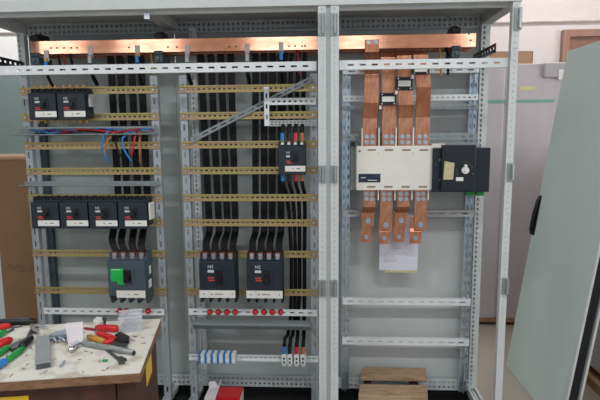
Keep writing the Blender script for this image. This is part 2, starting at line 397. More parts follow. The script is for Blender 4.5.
# connections lugs with cables coming down from the busbar
LUG = [(46,53,'blue','yellow and blue sleeved cable by the busbar clamp at the carton end'),(90,49,'zinc','grey cable with a broad lug bolted to the busbar'),(137,48,'blue','blue and yellow sleeved cable bolted to the busbar beside the middle clamp'),
       (187,48,'zinc','broad grey cable with a pale lug, between the middle clamp and the bay divider'),(247,47,'zinc','grey cable with a pale square lug over the black bars'),(281,45,'blue','blue sleeved cable with a bright lug nearest the centre posts')]
for px, py, mt, lb in LUG:
    q = at(px, py, .255)
    t = thing('tap_cable', lb, 'cable', (q.x, .25, 1.66), 'tap cables on the busbar')
    r = .009 if mt == 'blue' else .012
    build('lug', MB().box(q.x-.011, q.x+.011, .2545, .2595, q.z-.04, q.z+.013).tube([(q.x,.2545,q.z),(q.x,.249,q.z)], .008, 6), M['label'], t, label='pale cable lug')
    pts = [(q.x,.2485,q.z-.03),(q.x,.247,q.z-.07),(q.x,.255,q.z-.11),(q.x,.28,q.z-.14),(q.x,.312,q.z-.165)]
    build('sleeve', MB().tube(pts[:2], r, 10), M[mt], t, smooth=False)
    if mt == 'blue' and px < 200: build('marker', MB().tube([(q.x,.2485,q.z-.028),(q.x,.2484,q.z-.04)], r*1.08, 10), M['ylw_handle'], t, label='yellow marker ring')
    build('conductor', MB().tube(pts[1:], r*.8, 10), M['black_ins'], t)
for i, (px, mt) in enumerate(((57,'black_ins'),(62,'darkred'),(69,'black_ins'),(150,'ylw_handle'),(297,'darkred'),(440,'ylw_handle'),(447,'black_ins'))):
    q = at(px, 55, .27)
    w = ['black','dark red','black','yellow','dark red','yellow','black'][i]
    pl = ['third wire from the carton-end busbar clamp','second wire from the carton-end busbar clamp','fourth wire from the carton-end busbar clamp','beside the middle busbar clamp','above the small coloured-cable breaker','under the busbar clamp by the pale wall','just past the busbar clamp by the pale wall'][i]
    single('control_wire', MB().tube([(q.x,.285,zb-.03),(q.x+.004,.275,q.z),(q.x+.01,.28,q.z-.06),(q.x+.012,.29,q.z-.09)], .006, 8), M[mt], 'thin %s wire hanging below the busbar, %s' % (w, pl), 'wire', 'loose wires below the busbar')

# --------------------------------------------------- black insulated bars
def black_bar(pts, label, group, w=.031, t=.012):
    single('insulated_busbar', MB().sweep(pts, w, t), M['black_ins'], label, 'insulated bar', group, bevel=.002)
N4 = ['first','second','third','fourth']
for i, px in enumerate((112,121.3,132.3,142)):
    x = Xat(px, 90, .34); xb = Xat((115.8,124.2,133.5,142)[i], 248, .185)
    black_bar([(x,.345,zb-.03),(x,.345,1.02),(x,.27,.945),(x+.006,.225,.90),((x+xb)/2,.2,.875),(xb,.188,.845),(xb,.188,.815)],
              '%s black insulated bar from the carton, feeding the breaker with green label' % N4[i], 'black bars feeding the green-label breaker', .034)
Z5 = Zat(242,.3); Z6 = Zat(248,.2)
for g, (top, bot, wh) in enumerate((((201.5,211.5,221.5,231.5),(206,215,224,233),'larger breaker beside the bay divider'),((256,264.5,273,281.5),(252.5,261,270,279),'larger breaker beside the round cables'))):
    for i in range(4):
        x = Xat(top[i], 90, .34); x2 = Xat((209.5,219,227.5,235.5,255.5,264,272,281)[g*4+i], 230, .34); x3 = Xat(bot[i], 250, .2)
        black_bar([(x,.345,zb-.03),(x2,.345,Zat(229,.345)),(x2,.325,Zat(234,.325)),(x3,.225,Zat(240,.225)),(x3,.205,Zat(244,.205)),(x3,.2,Zat(253,.2))],
                  '%s black insulated bar feeding the %s' % (N4[i], wh), 'black bars feeding the two larger breakers', .033)
# --------------------------------------------------------------- breakers
def breaker(label, w, h, d, loc, group, mt='breaker', lab=(.24,1.,.09,.27), tog=(.48,.67,.37,.66), logo=(.25,.56), redm=(.25,.33), green=None, lugs='galv', caps=0, fins=True):
    t = thing('circuit_breaker', label, 'circuit breaker', loc, group)
    X0 = loc[0]-w/2; Y0 = loc[1]; Z0 = loc[2]
    fx = lambda a: X0+a*w
    fz = lambda a: Z0+a*h
    yf = Y0-d
    mb = MB().box(X0, X0+w, Y0-.68*d, Y0, fz(.07), fz(.90))
    mb.box(X0+.02*w, X0+.98*w, yf, Y0-.68*d, fz(.07 if fins else .0), fz(.84))
    mb.box(X0+.44*w, X0+.72*w, yf-.004, yf, tog[2]*h+Z0-.03*h, tog[3]*h+Z0+.05*h)
    for k in range(5):
        c = X0+.03*w+k*(.94*w/4)
        mb.box(c-.022*w, c+.022*w, Y0-.66*d, Y0, fz(.90), fz(1.0))
        if fins: mb.prism([(Y0-.9*d,fz(.07)),(Y0,fz(.07)),(Y0,fz(-.04)),(Y0-.25*d,fz(-.13)),(Y0-.7*d,fz(-.13))], c-.03*w, c+.03*w)
    build('body', mb, M[mt], t, bevel=.0018)
    for k in range(4):
        c = X0+.03*w+(k+.5)*(.94*w/4)
        q = MB().box(c-.055*w, c+.055*w, Y0-.66*d, Y0-.2*d, fz(.90), fz(.955))
        q.tube([(c,Y0-.60*d,fz(.955)),(c,Y0-.60*d,fz(.985))], .035*w, 8)
        if fins:
            q = MB().box(c-.05*w, c+.05*w, Y0-.71*d, Y0-.2*d, fz(.86), fz(.99)).tube([(c,Y0-.71*d,fz(.92)),(c,Y0-.75*d,fz(.92))], .035*w, 8)
            build('terminal_clamp', MB().box(c-.075*w, c+.075*w, Y0-.69*d, Y0-.2*d, fz(.90), fz(1.01)), M['term_copper'], t, label='reddish copper terminal')
        build('terminal', q, M[lugs], t, label='bright terminal lug')
        if caps:
            build('terminal_sleeve', MB().tube([(c,Y0-.6*d,fz(.985)),(c,Y0-.55*d,fz(1.09))], .005, 8), M['ylw_handle'], t, label='yellow terminal sleeve')
            build('terminal_sleeve', MB().tube([(c,Y0-.5*d,fz(.07)),(c,Y0-.45*d,fz(-.1))], .0045, 8), M['ylw_handle'], t, label='yellow terminal sleeve')
    g = build('toggle', MB().box(fx(tog[0]), fx(tog[1]), yf-.010, yf-.004, fz(tog[2]), fz(tog[3])).box(fx(tog[0]+.03), fx(tog[1]-.03), yf-.026, yf-.010, fz(tog[2]+.04), fz(tog[2]+.16)), M['black'], t, bevel=.0015)
    l = build('label_strip', MB().box(fx(lab[0])+.001, fx(lab[1])-.001, yf-.0025, yf, fz(lab[2]), fz(lab[3])), M['label'], t)
    zc = fz((lab[2]+lab[3])/2)
    q = MB()
    if lab[0] < .1:
        q.box(fx(.27), fx(.275), yf-.0028, yf-.0025, fz(lab[2]), fz(lab[3])).tube([(fx(.35),yf-.0025,zc),(fx(.35),yf-.003,zc)], .004, 8)
        q.box(fx(.43), fx(.66), yf-.0028, yf-.0025, zc-.002, zc+.002).box(fx(.10), fx(.16), yf-.0028, yf-.0025, zc-.002, zc+.002).box(fx(.9), fx(.92), yf-.0028, yf-.0025, zc-.004, zc+.004)
    else:
        q.box(fx(.52), fx(.56), yf-.0028, yf-.0025, zc-.002, zc+.002).box(fx(.68), fx(.8), yf-.0028, yf-.0025, zc-.002, zc+.002)
    build('printed_mark', q, M['label_marks'], l)
    if green:
        o = build('green_label', MB().box(fx(green[0]), fx(green[1]), yf-.0022, yf, fz(green[2]), fz(green[3])).box(fx(green[0]+.16), fx(green[1]), yf-.0022, yf, fz(green[2]-.07), fz(green[2])), M['green_lbl'], t, label='bright green label')
        build('printed_mark', MB().box(fx(green[0]+.03), fx(green[1]-.08), yf-.0026, yf-.0022, fz(green[3]-.03), fz(green[3]-.015)), M['white_print'], o)
        s = MB().box(X0+w, X0+w+.0012, Y0-.5*d, Y0-.25*d, fz(.5), fz(.68)).box(X0+w, X0+w+.0012, Y0-.62*d, Y0-.25*d, fz(.2), fz(.38))
        build('side_label', s, M['label'], t, label='white side sticker')
    else:
        text('logo', 'NS', .085*h+.004, (fx(logo[0]), yf-.0008, fz(logo[1]+.07)), M['white_print'], t)
        build('printed_mark', MB().box(fx(logo[0]), fx(logo[0]+.17), yf-.0008, yf, fz(logo[1]-.03), fz(logo[1]+.03)), M['white_print'], t, label='pale printed mark')
        q = MB().box(fx(redm[0]), fx(redm[0]+.17), yf-.0008, yf, fz(redm[1]+.03), fz(redm[1]+.07)).box(fx(redm[0]+.02), fx(redm[0]+.22), yf-.0008, yf, fz(redm[1]-.02), fz(redm[1]+.01))
        build('rating_mark', q, M['red_print'], t, label='red printed mark')
    return t
YF = .155; D = YR-YF
# row of four small ones
xl, xr = Xat(30.2,213,YF), Xat(146.8,213,YF); pw = (xr-xl)/4
z0, z1 = Zat(228.8,YF,90), Zat(197.5,YF,90)
R4 = ['endmost by the carton','second from the carton','third from the carton','endmost over the black bars']
b0 = None
for i in range(4):
    loc = (xl+pw*(i+.5), YR, z0); lb = 'small charcoal circuit breaker in the row of four, %s' % R4[i]
    if b0 is None: b0 = breaker(lb, pw-.002, z1-z0, D, loc, 'row of four small breakers', fins=False, lugs='black')
    else: dup(b0, loc, lb)
single('terminal_cover', MB().box(xr+.002, xr+.009, YF+.02, YR, z0+.04, z1-.03), M['label'], 'narrow white plastic block at the end of the row of four breakers', 'terminal block', bevel=.002)
# top pair
xl2, xr2 = Xat(27.6,104,YF), Xat(85.4,104,YF); z0, z1 = Zat(119.8,YF,60), Zat(87.5,YF,60); pw = (xr2-xl2)/2
T2 = None
for i in range(2):
    loc = (xl2+pw*(i+.5), YR, z0); lb = ['small charcoal circuit breaker with yellow sleeves below the busbar, by the carton side','small charcoal circuit breaker with yellow sleeves below the busbar, by the rail end'][i]
    if T2 is None: T2 = breaker(lb, pw-.002, z1-z0, D, loc, 'top pair of small breakers', caps=1, fins=False, lugs='black')
    else: dup(T2, loc, lb)
single('auxiliary_block', MB().box(xr2+.002, xr2+.016, YF+.03, YR, z0+.06, z1-.03).box(xr2+.004, xr2+.014, YF+.022, YF+.03, z1-.09, z1-.04), M['frame_in'], 'small grey auxiliary block beside the top pair of breakers', 'terminal block', bevel=.002)
# green label breaker
xa, xb = Xat(107,275,.14), Xat(145.5,275,.14); za, zt = Zat(299.5,.14,125), Zat(254,.14,125)
breaker('slate grey circuit breaker with bright green label above the workbench', xb-xa, zt-za, YR-.14, ((xa+xb)/2, YR, za), None, 'breaker_grey',
        lab=(.22,.98,.04,.20), tog=(.44,.64,.38,.66), green=(.10,.44,.40,.68))
# two larger
xa, xb = Xat(198.8,278,.145), Xat(235.2,278,.145); za, zt = Zat(298.6,.145,217), Zat(254.5,.145,217)
B1 = breaker('larger charcoal circuit breaker beside the bay divider, above red lamps', xb-xa, zt-za, YR-.145, ((xa+xb)/2, YR, za), 'two larger breakers',
        lab=(0.,1.,.02,.19), tog=(.49,.66,.36,.66), logo=(.25,.62), redm=(.25,.42))
dup(B1, ((Xat(246,278,.145)+Xat(282.5,278,.145))/2, YR, za), 'larger charcoal circuit breaker beside the round black cables, above red lamps')
# breaker with coloured cables
xa, xb = Xat(277.8,158,.15), Xat(305.6,158,.15); za, zt = Zat(174.8,.15,292), Zat(141.5,.15,292)
BW, BH = xb-xa, zt-za
breaker('charcoal circuit breaker with blue, black, red and brown cables', BW, BH, YR-.15, ((xa+xb)/2, YR, za), None, lab=(.25,1.,.10,.27), tog=(.55,.7,.42,.7), logo=(.3,.56), redm=(.3,.36), lugs='cream', fins=False)
yc = YR-.6*(YR-.15)
zbk = za
COL = ['blue','black','red','brown']; CM = ['blue','black','red','brown_slv']
XT = []
for k in range(4):
    c = xa+.03*BW+(k+.5)*(.94*BW/4); XT.append(c)
    t = thing('power_cable', 'black cable with %s sleeve entering the top of the small breaker below the white bracket' % COL[k], 'cable', (c, yc, zt), 'upper cables of the coloured-cable breaker')
    xt = Xat((285,291.5,298.5,305)[k], 66, .3)
    build('sleeve', MB().tube([(c,yc,zt+.003),(c,yc,zt+.04)], .0095, 10), M[CM[k]], t, label='%s sleeve' % COL[k])
    build('conductor', MB().tube([(c,yc,zt+.04),(c,yc+.004,zt+.06),(c+.004,.235,zt+.085),(c+.006,.285,zt+.11),(xt-.01,.31,zt+.2),(xt,.33,zb-.03)], .0105, 10), M['black_ins'], t)
    t = thing('power_cable', 'black cable with %s sleeves running down from the small breaker to the white terminals' % COL[k], 'cable', (c, yc, .2), 'lower cables of the coloured-cable breaker')
    xe = Xat((284.2,289.8,296.6,303)[k], 352, .2); ze = Zat(353.5,.2,293)
    xm = Xat((291.5,295.5,299.5,304.5)[k], 255, .3); xm2 = Xat((290.5,294.5,298,304.2)[k], 318, .3)
    build('sleeve', MB().tube([(c,yc,za-.002+.009),(c,yc,za-.032)], .0095, 10), M[CM[k]], t, label='%s sleeve' % COL[k])
    pts = [(c,yc,za-.032),(c+.002,yc+.02,za-.06),(c+.008,.27,za-.10),((c+xm)/2+.006,.29,za-.2),(xm,.29+.004*k,Zat(255,.3)),(xm-.001,.29+.004*k,Zat(290,.3)),(xm2,.29+.004*k,Zat(318,.3)),((xm2+xe)/2,.28,Zat(333,.3)),(xe+.003,.23,ze+.07),(xe,.2,ze+.036)]
    build('conductor', MB().tube(pts, .0095, 10), M['black_ins'], t, smooth=True)
    build('sleeve', MB().tube([(xe,.2,ze+.036),(xe,.2,ze)], .010, 10), M[CM[k]], t, label='%s sleeve' % COL[k])
# bottom terminal rail
zr = Zat(357.5,UY,250)
o = thing('mounting_rail', 'pale zinc mounting rail carrying the terminal blocks near the cabinet floor', 'mounting rail', (-.38, UY, zr-.02))
build('rail', din(MB(), -.722, -.05, zr, UY-.0075), M['white_steel'], o)
for k in range(4):
    xe = Xat((284.2,289.8,296.6,303)[k], 352, .2); ze = Zat(353.5,.2,293); zl = Zat(366,.2,293)
    t = thing('terminal_block', 'white clamp terminal under the %s sleeved cable' % COL[k], 'terminal block', (xe, .22, zl), 'four cable terminals')
    build('body', MB().box(xe-.0125, xe+.0125, .19, UY-.0075, zl+.012, ze-.006).box(xe-.009, xe+.009, .195, .235, zl, zl+.012).box(xe-.009, xe+.009, .19, .21, ze-.006, ze), M['term_white'], t, bevel=.0015)
    for dz in (.35,.65): build('screw', MB().tube([(xe,.19,zl+(ze-zl)*dz),(xe,.1885,zl+(ze-zl)*dz)], .006, 8), M['steel_dk'], t)
xa, xb = Xat(198.5,357,.2), Xat(235.5,357,.2); pw = (xb-xa)/6; zl, ze = Zat(363.3,.2,217), Zat(353.8,.2,217)
N6 = ['first','second','third','fourth','fifth','sixth']
tb = None
for k in range(6):
    c = xa+pw*(k+.5); lb = '%s white terminal block with blue stripe, counting from the bay divider' % N6[k]
    if tb is None:
        tb = thing('terminal_block', lb, 'terminal block', (c, .22, zl), 'six blue striped terminals')
        build('body', MB().box(c-pw*.14, c+pw*.5-.0005, .195, UY-.0075, zl, ze).box(c-pw*.1, c+pw*.46, .19, .195, zl+.006, zl+.022), M['term_white'], tb, bevel=.001)
        build('stripe', MB().box(c-pw*.5+.0005, c-pw*.14, .193, UY-.0075, zl, ze), M['blue'], tb, label='blue side')
    else: dup(tb, (c, .22, zl), lb)
# indicator lamp strips
def lamps(xa, xb, zc, pxs, py, where, y0=.235, lbs=None):
    t = thing('lamp_bracket', 'white slotted bracket holding red lamps %s' % where, 'bracket', ((xa+xb)/2, y0, zc-.016))
    build('strip', MB().plate('xzy', xa, xb, zc-.017, zc+.017, y0, y0+.003, [(zc-.004,zc+.004)], .022, .045).box(xa, xb, y0+.003, UY, zc-.017, zc-.014), M['white_steel'], t)
    build('spacer', MB().box(xa, xa+.02, y0+.003, UY, zc-.014, zc+.014).box(xb-.02, xb, y0+.003, UY, zc-.014, zc+.014), M['zinc'], t)
    p0 = None
    for i, px in enumerate(pxs):
        q = at(px, py, y0-.012)
        lb = lbs[i]
        if p0 is None:
            p0 = thing('indicator_lamp', lb, 'indicator lamp', (q.x, y0, q.z), 'red indicator lamps')
            build('collar', MB().tube([(q.x,y0,q.z),(q.x,y0-.008,q.z)], .0145, 16), M['darkred'], p0)
            build('lens', MB().dome((q.x,y0-.008,q.z), .0125, .011), M['red'], p0, smooth=True)
        else: dup(p0, (q.x, y0, q.z), lb)
N8 = ['first','second','third','fourth']
lamps(-.712, -.055, Zat(312.3,.235), (209.4,218,226.5,235,255,263.8,272,280.5), 312.6, 'below the two larger breakers',
      lbs=['%s red lamp under the larger breaker beside the bay divider, counting from the divider' % n for n in N8] + ['%s red lamp under the larger breaker beside the round cables, counting from the divider' % n for n in N8])
lamps(-1.475, -.838, Zat(311.5,.235,100), (119,126,147.5), 311.5, 'above the workbench',
      lbs=['red lamp behind the clear screw box, its carton-side one','red lamp showing through the clear screw box','red lamp just past the clear screw box over the workbench'])
# grey trays and wiring
def tray(xa, xb, z0, z1, y0, y1, label, mt='tray_grey'):
    mb = MB().plate('xyz', xa, xb, y0, y1, z0, z0+.002, [((y0+y1)/2-.004,(y0+y1)/2+.004)], .03, .05)
    mb.box(xa, xb, y0, y0+.002, z0, z0+.007).box(xa, xb, y1-.002, y1, z0, z1)
    if z1-z0 > .03: mb.box(xa, xb, y0, y0+.004, z1-.007, z1)
    return single('wiring_tray', mb, M[mt], label, 'wiring tray', 'wiring trays')
zA0, zA1 = Zat(135.5,.21,60), Zat(127,.21,60)
tray(-1.55, -.83, zA0, zA1, .19, UY, 'grey open wiring tray full of red and blue wires in the carton bay')
tray(-1.53, -.83, Zat(186,.21,60), Zat(182,.21,60), .19, UY, 'thin empty grey wiring tray just above the row of four breakers')
zt0, zt1 = Zat(331,.22), Zat(322,.22)
single('cable_tray', MB().prism([(.203,zt1),(UY,zt1),(UY,zt0),(.240,zt0),(.214,zt1-.014),(.203,zt1-.014)], -.69, -.085), M['tray_grey'], 'angled grey cable tray just below the strip of red lamps', 'wiring tray')
HW = [('red',40,85,.235,.006,None),('blue',30,60,.225,.010,None),('darkred',55,118,.228,.004,None),('blue',90,152,.215,.012,None),('darkred',100,154,.222,.009,None),('black_ins',36,120,.238,.004,None),('red',62,140,.210,.008,None),('blue',34,78,.214,.005,None)]
HL = ['red wire lying flat in the tray under the top breakers','blue wire in the tray, its end nearest the carton','dark red wire crossing the middle of the wiring tray','blue wire running along the tray top over the black bars','dark red wire along the tray over the black bars','black wire lying at the back of the wiring tray','red wire at the front lip of the wiring tray','second blue wire in the tray under the top breakers']
for i, (mt, a, b, y, dz, _) in enumerate(HW):
    pa, pb = at(a, 133, y), at(b, 133, y); n = 6
    pts = [(pa.x+(pb.x-pa.x)*k/n, y+.004*math.sin(k*1.9+i), zA0+.012+dz+.008*math.sin(k*1.3+i*2)+.004*(k % 2)) for k in range(n+1)]
    single('control_wire', MB().tube(pts, .004, 8), M[mt], HL[i], 'wire', 'wires lying in the tray', smooth=True)
DW = [('blue',[(112,128),(104,136),(102,145),(105,154),(109,162)],'blue wire drooping from the tray, closest to the carton'),
      ('brown_slv',[(117,129),(108,140),(105,150),(107,158)],'brown wire drooping from the tray beside the first blue one'),
      ('black_ins',[(124,130),(116,142),(119,153),(127,162)],'dark curled wire drooping from the tray in front of the black bars'),
      ('blue',[(132,130),(123,138),(123,146),(127,154),(132,162)],'blue wire curling down in front of the black bars'),
      ('red',[(138,130),(135,138),(134,147),(131.5,156)],'red wire drooping in front of the black bars'),
      ('brown_slv',[(141,131),(140,142),(140,163)],'brown wire hanging straight in front of the black bars')]
for mt, pp, lb in DW:
    pts = [at(x, y, .225 if k == 0 else .20) for k, (x, y) in enumerate(pp)]
    pts = [Vector((p.x, p.y-.006 if 0 < k < len(pts)-1 else p.y, p.z)) for k, p in enumerate(pts)]
    single('control_wire', MB().tube(pts, .005, 8), M[mt], lb, 'wire', 'wires drooping from the tray', smooth=True)
# diagonal strip and white bracket in the centre-post bay
pa, pb = at(191,140.5,.234), at(312,78.5,.234)
L = (pb-pa).length; ang = math.atan2(pb.z-pa.z, pb.x-pa.x)
X = Matrix.Translation(Vector((pa.x,.234,pa.z))) @ Matrix.Rotation(-ang, 4, 'Y')
single('diagonal_brace', MB(X).plate('xzy', 0, L, -.013, .013, 0, .003, [(-.003,.003)], .03, .05).box(0, L, .003, .008, -.013, -.011).box(0, L, .003, .008, .011, .013), M['tray_grey'], 'grey slotted strip slanting across the upper rails in front of the black bars', 'brace')
xv = Xat(267,105,.225)
t = thing('mounting_bracket', 'white slotted bracket with two arms above the small coloured-cable breaker', 'bracket', (xv, .225, Zat(126,.225,267)))
za, zt = Zat(126,.225,267), Zat(87,.225,267)
build('upright', MB().plate('zxy', za, zt, xv-.012, xv+.012, .209, .212, [(xv-.004,xv+.004)], .02, .05).box(xv-.012, xv+.012, .212, YR, zt-.03, zt-.027), M['white_steel'], t)
zc = Zat(101.5,.225,290)
build('upper_arm', MB().plate('xzy', xv+.012, -.056, zc-.016, zc+.016, .212, .215, [(zc-.004,zc+.004)], .012, .026).box(xv+.012, -.056, .215, .23, zc+.013, zc+.016), M['white_steel'], t)
zc = Zat(123,.225,290)
build('lower_arm', MB().plate('xzy', xv+.012, -.056, zc-.015, zc+.013, .212, .215, [(zc-.009,zc-.004),(zc+.002,zc+.007)], .008, .018).box(xv+.012, -.056, .215, .23, zc-.015, zc-.013), M['frame_in'], t)

# ------------------------------------------------------ transfer switch
SY = .18
xa, xb = Xat(356.3,165,SY), Xat(430.5,165,SY); za, zt = Zat(190.3,SY,393), Zat(146,SY,393)
sw = thing('transfer_switch', 'cream and dark grey transfer switch with white rotary knob on the copper bars', 'transfer switch', ((xa+xb)/2, .328, za-.02))
S = lambda n, mb, mt, **k: build(n, mb, M[mt], sw, **k)
S('body', MB().box(xa, xb, SY, .30, za, zt), 'cream', bevel=.003)
S('mounting_plate', MB().box(xa-.02, .735, .312, .328, za-.012, zt+.012).box(xa+.03, xb-.03, .30, .312, za+.02, zt-.02), 'zinc')
S('corner_clip', MB().box(xa-.022, xa-.002, .26, .312, zt-.005, zt+.018), 'darker')
lx = lambda px: Xat(px,165,SY)
sz = lambda py, px=393: Zat(py,SY,px)
win = S('label_window', MB().box(lx(358.6), lx(380.6), SY-.0015, SY, sz(182.4,370), sz(173.8,370)), 'navy', label='dark blue rating window')
build('printed_mark', MB().box(lx(368), lx(377), SY-.002, SY-.0015, sz(180.6,370), sz(179.9,370)).box(lx(361), lx(366), SY-.002, SY-.0015, sz(178,370), sz(177.3,370)), M['white_print'], win)
for px in (371.5,388.7,406,423.3):
    for py in (150,186.8): S('vent_slot', MB().box(lx(px-4.2), lx(px+4.2), SY-.001, SY+.001, sz(py+.9,px), sz(py-.9,px)), 'slot', label='recessed slot')
for px in (378.5,413): S('pin_hole', MB().tube([(lx(px),SY-.0008,sz(153.2,px)),(lx(px),SY+.001,sz(153.2,px))], .0025, 8), 'slot')
S('screw', MB().tube([(lx(359.6),SY-.002,sz(151,360)),(lx(359.6),SY,sz(151,360))], .005, 8), 'steel_dk')
fz0, fz1 = sz(137,393), zt
for px in (362.2,379.2,396.4,413.8):
    S('phase_barrier', MB().box(lx(px)-.0025, lx(px)+.0025, .20, .29, zt, zt+.085), 'cream', label='thin cream barrier')
    S('phase_barrier', MB().box(lx(px+17)-.0025 if px < 410 else lx(430)-.0025, lx(px+17)+.0025 if px < 410 else lx(430)+.0025, .20, .29, za-.05, za), 'cream', label='thin cream barrier')
S('side_flange', MB().box(xb, xb+.012, SY+.02, .30, za, zt).box(xb+.012, Xat(447,144,SY), SY+.03, .28, zt-.03, sz(143.8,440)), 'cream')
ux0, ux1 = xb+.0125, Xat(490.3,170,SY); uz0, uz1 = Zat(192.2,SY,460), Zat(147.8,SY,460)
S('motor_unit', MB().box(ux0, ux1, SY+.004, .30, uz0, uz1), 'dark_cover', bevel=.003, label='dark grey motor unit')
CYF = SY-.028
cx = lambda px: Xat(px,168,CYF)
cz = lambda py, px=460: Zat(py,CYF,px)
cov = S('front_cover', MB().box(cx(441.8), cx(475.6), CYF, SY+.004, cz(191.2), cz(144.8)), 'darker', bevel=.003, label='raised front cover')
st = build('sticker', MB().hexa([(cx(a),y,cz(b)) for y in (CYF, CYF-.0012) for a, b in ((443.6,179.5),(453.4,179.5),(454.4,163),(444.4,161))]), M['sticker'], cov, label='pale yellow sticker')
kx, kz = cx(464.8), cz(170.2)
build('knob', MB().tube([(kx,CYF,kz),(kx,CYF-.018,kz)], .0165, 20).box(kx-.006, kx+.006, CYF-.022, CYF-.002, kz-.008, kz+.027), M['label'], cov, bevel=.0015, label='white rotary knob')
build('plate', MB().box(cx(456.3), cx(463.6), CYF-.0015, CYF, cz(181), cz(177.2)), M['label'], cov, label='small white name plate')
for px, py in ((445.8,150.5),(461.3,150.2),(444.7,189.2),(459.3,189.2)):
    build('screw_hole', MB().tube([(cx(px),CYF-.001,cz(py,px)),(cx(px),CYF+.001,cz(py,px))], .0065, 10), M['black'], cov)
q = MB()
for k in range(9):
    a = PI*(.12+.76*k/8) if k < 5 else PI*(.62+.07*k)
    q.box(kx+.036*math.cos(a)-.0025, kx+.036*math.cos(a)+.0025, CYF-.0008, CYF, kz+.036*math.sin(a)-.002, kz+.036*math.sin(a)+.002)
q.box(kx+.034, kx+.04, CYF-.0008, CYF, kz-.02, kz-.012)
build('position_mark', q, M['label_marks'], cov)
text('logo', 'I', .02, (Xat(435.4,164.5,SY), SY+.0035, Zat(166,SY,436)), M['blue'], sw)
for py in (160,180): S('indicator_dot', MB().tube([(Xat(440,py,SY),SY+.004,Zat(py,SY,440)),(Xat(440,py,SY),SY+.002,Zat(py,SY,440))], .003, 8), 'white_print')
for a, b in ((465.5,473.5),(476,483)): S('plug_connector', MB().box(Xat(a,194,.24), Xat(b,194,.24), .225, .26, Zat(195.4,.24,470), uz0), 'green', label='green plug connector')

# ------------------------------------------------------------ copper bars
TY = .235           # plane of the switch terminals
def bolts(parent, xs, zs, y, r=.0085):
    for x in xs:
        for z in zs: build('bolt', MB().tube([(x,y,z),(x,y-.003,z)], r*1.25, 12).tube([(x,y-.003,z),(x,y-.009,z)], r, 6), M['galv'], parent, label='bright bolt head')
CB = ['first','second','third','fourth']
UP = [(372,37.5,369.5,102.5,118,.185),(388,48,388.8,98,106,.215),(404,48,405,104.5,117.5,.18),(420.5,48,422,87,117,.16)]
zt_s = zt
for i, (px0, py0, px1, bya, byb, yu) in enumerate(UP):
    xT = Xat(px0, 60, yu); xB = Xat(px1, 140, TY)
    ztop = zb-.036 if i else Zat(39.5,.25,px0)
    xT0 = Xat(px0, 45, .25)
    z1, z2 = Zat(bya, yu, px1), Zat(byb, TY, px1)
    t = thing('copper_bar', '%s of the four tall copper bars above the cream switch, counting from the centre posts' % CB[i], 'copper bar', (xB, TY, zt_s), 'tall copper bars')
    yu2 = yu if i == 0 else yu
    dy = (.05,.02,.055,.075)[i]
    yA = TY-dy
    mbp = [(xT,yA,ztop),(xT+(xB-xT)*.6,yA,z1),(xB,TY if i else TY+.0,z2),(xB,TY,zt_s-.0)]
    if i == 0: mbp = [(xT0,.2545,ztop),(xT0,.2545,zb-.05),(xT+(xB-xT)*.4,.185,zb-.16),(xT+(xB-xT)*.6,.185,z1),(xB,TY,z2),(xB,TY,zt_s)]
    else: mbp = [(xT,.34,ztop-.012),(xT,.30,ztop-.016),(xT,.25,ztop-.018),(xT,yA,ztop-.045),(xT+(xB-xT)*.6,yA,z1),(xB,TY,z2),(xB,TY,zt_s)]
    build('bar', MB().sweep(mbp, .066, .010), M['copper_dk'], t, bevel=.001)
    bolts(t, (xB-.0135, xB+.0135), (Zat(142.2,TY,px1), Zat(136.6,TY,px1)), TY-.005)
    if i == 0: bolts(t, (xT0-.016, xT0+.016), (Zat(42.3,.25,372),), .2495)
# current transformers
for i, (xa_, xb_, ya_, yb_, k, lb) in enumerate(((380.5,396.5,92.8,105,1,'black clamp-on current transformer with white label around the second copper bar'),
        (396.5,412.5,77,90,2,'black clamp-on current transformer with white label around the third copper bar'),
        (412.5,428.8,66,74.5,3,'black current transformer around the fourth copper bar, half hidden by the crossbar'))):
    yA = TY-(0,.02,.055,.075)[k]
    yf = yA-.02
    x0, x1 = Xat(xa_,85,yf), Xat(xb_,85,yf); z0, z1 = Zat(yb_,yf,400), Zat(ya_,yf,400)
    t = thing('current_transformer', lb, 'current transformer', ((x0+x1)/2, yA, z0), 'current transformers')
    xm = (x0+x1)/2
    build('body', MB().box(x0, x1, yf, yA-.0065, z0, z1).box(x0, x1, yA+.0065, yA+.025, z0, z1).box(x0, xm-.0345, yA-.0065, yA+.0065, z0, z1).box(xm+.0345, x1, yA-.0065, yA+.0065, z0, z1), M['black'], t)
    h = z1-z0
    build('label_strip', MB().box(x0+.008, x1-.008, yf-.0015, yf, z0+h*.28, z0+h*.72), M['label'], t, label='white label')
    for sx in (x0+.008, x1-.008):
        for szz in (z0+h*.12, z1-h*.12): build('screw', MB().tube([(sx,yf,szz),(sx,yf-.002,szz)], .004, 8), M['galv'], t)
    build('lead_clip', MB().box(x0-.004, x0+.006, yf+.004, yf+.02, z0-.018, z0), M['label'], t, label='white lead clip')
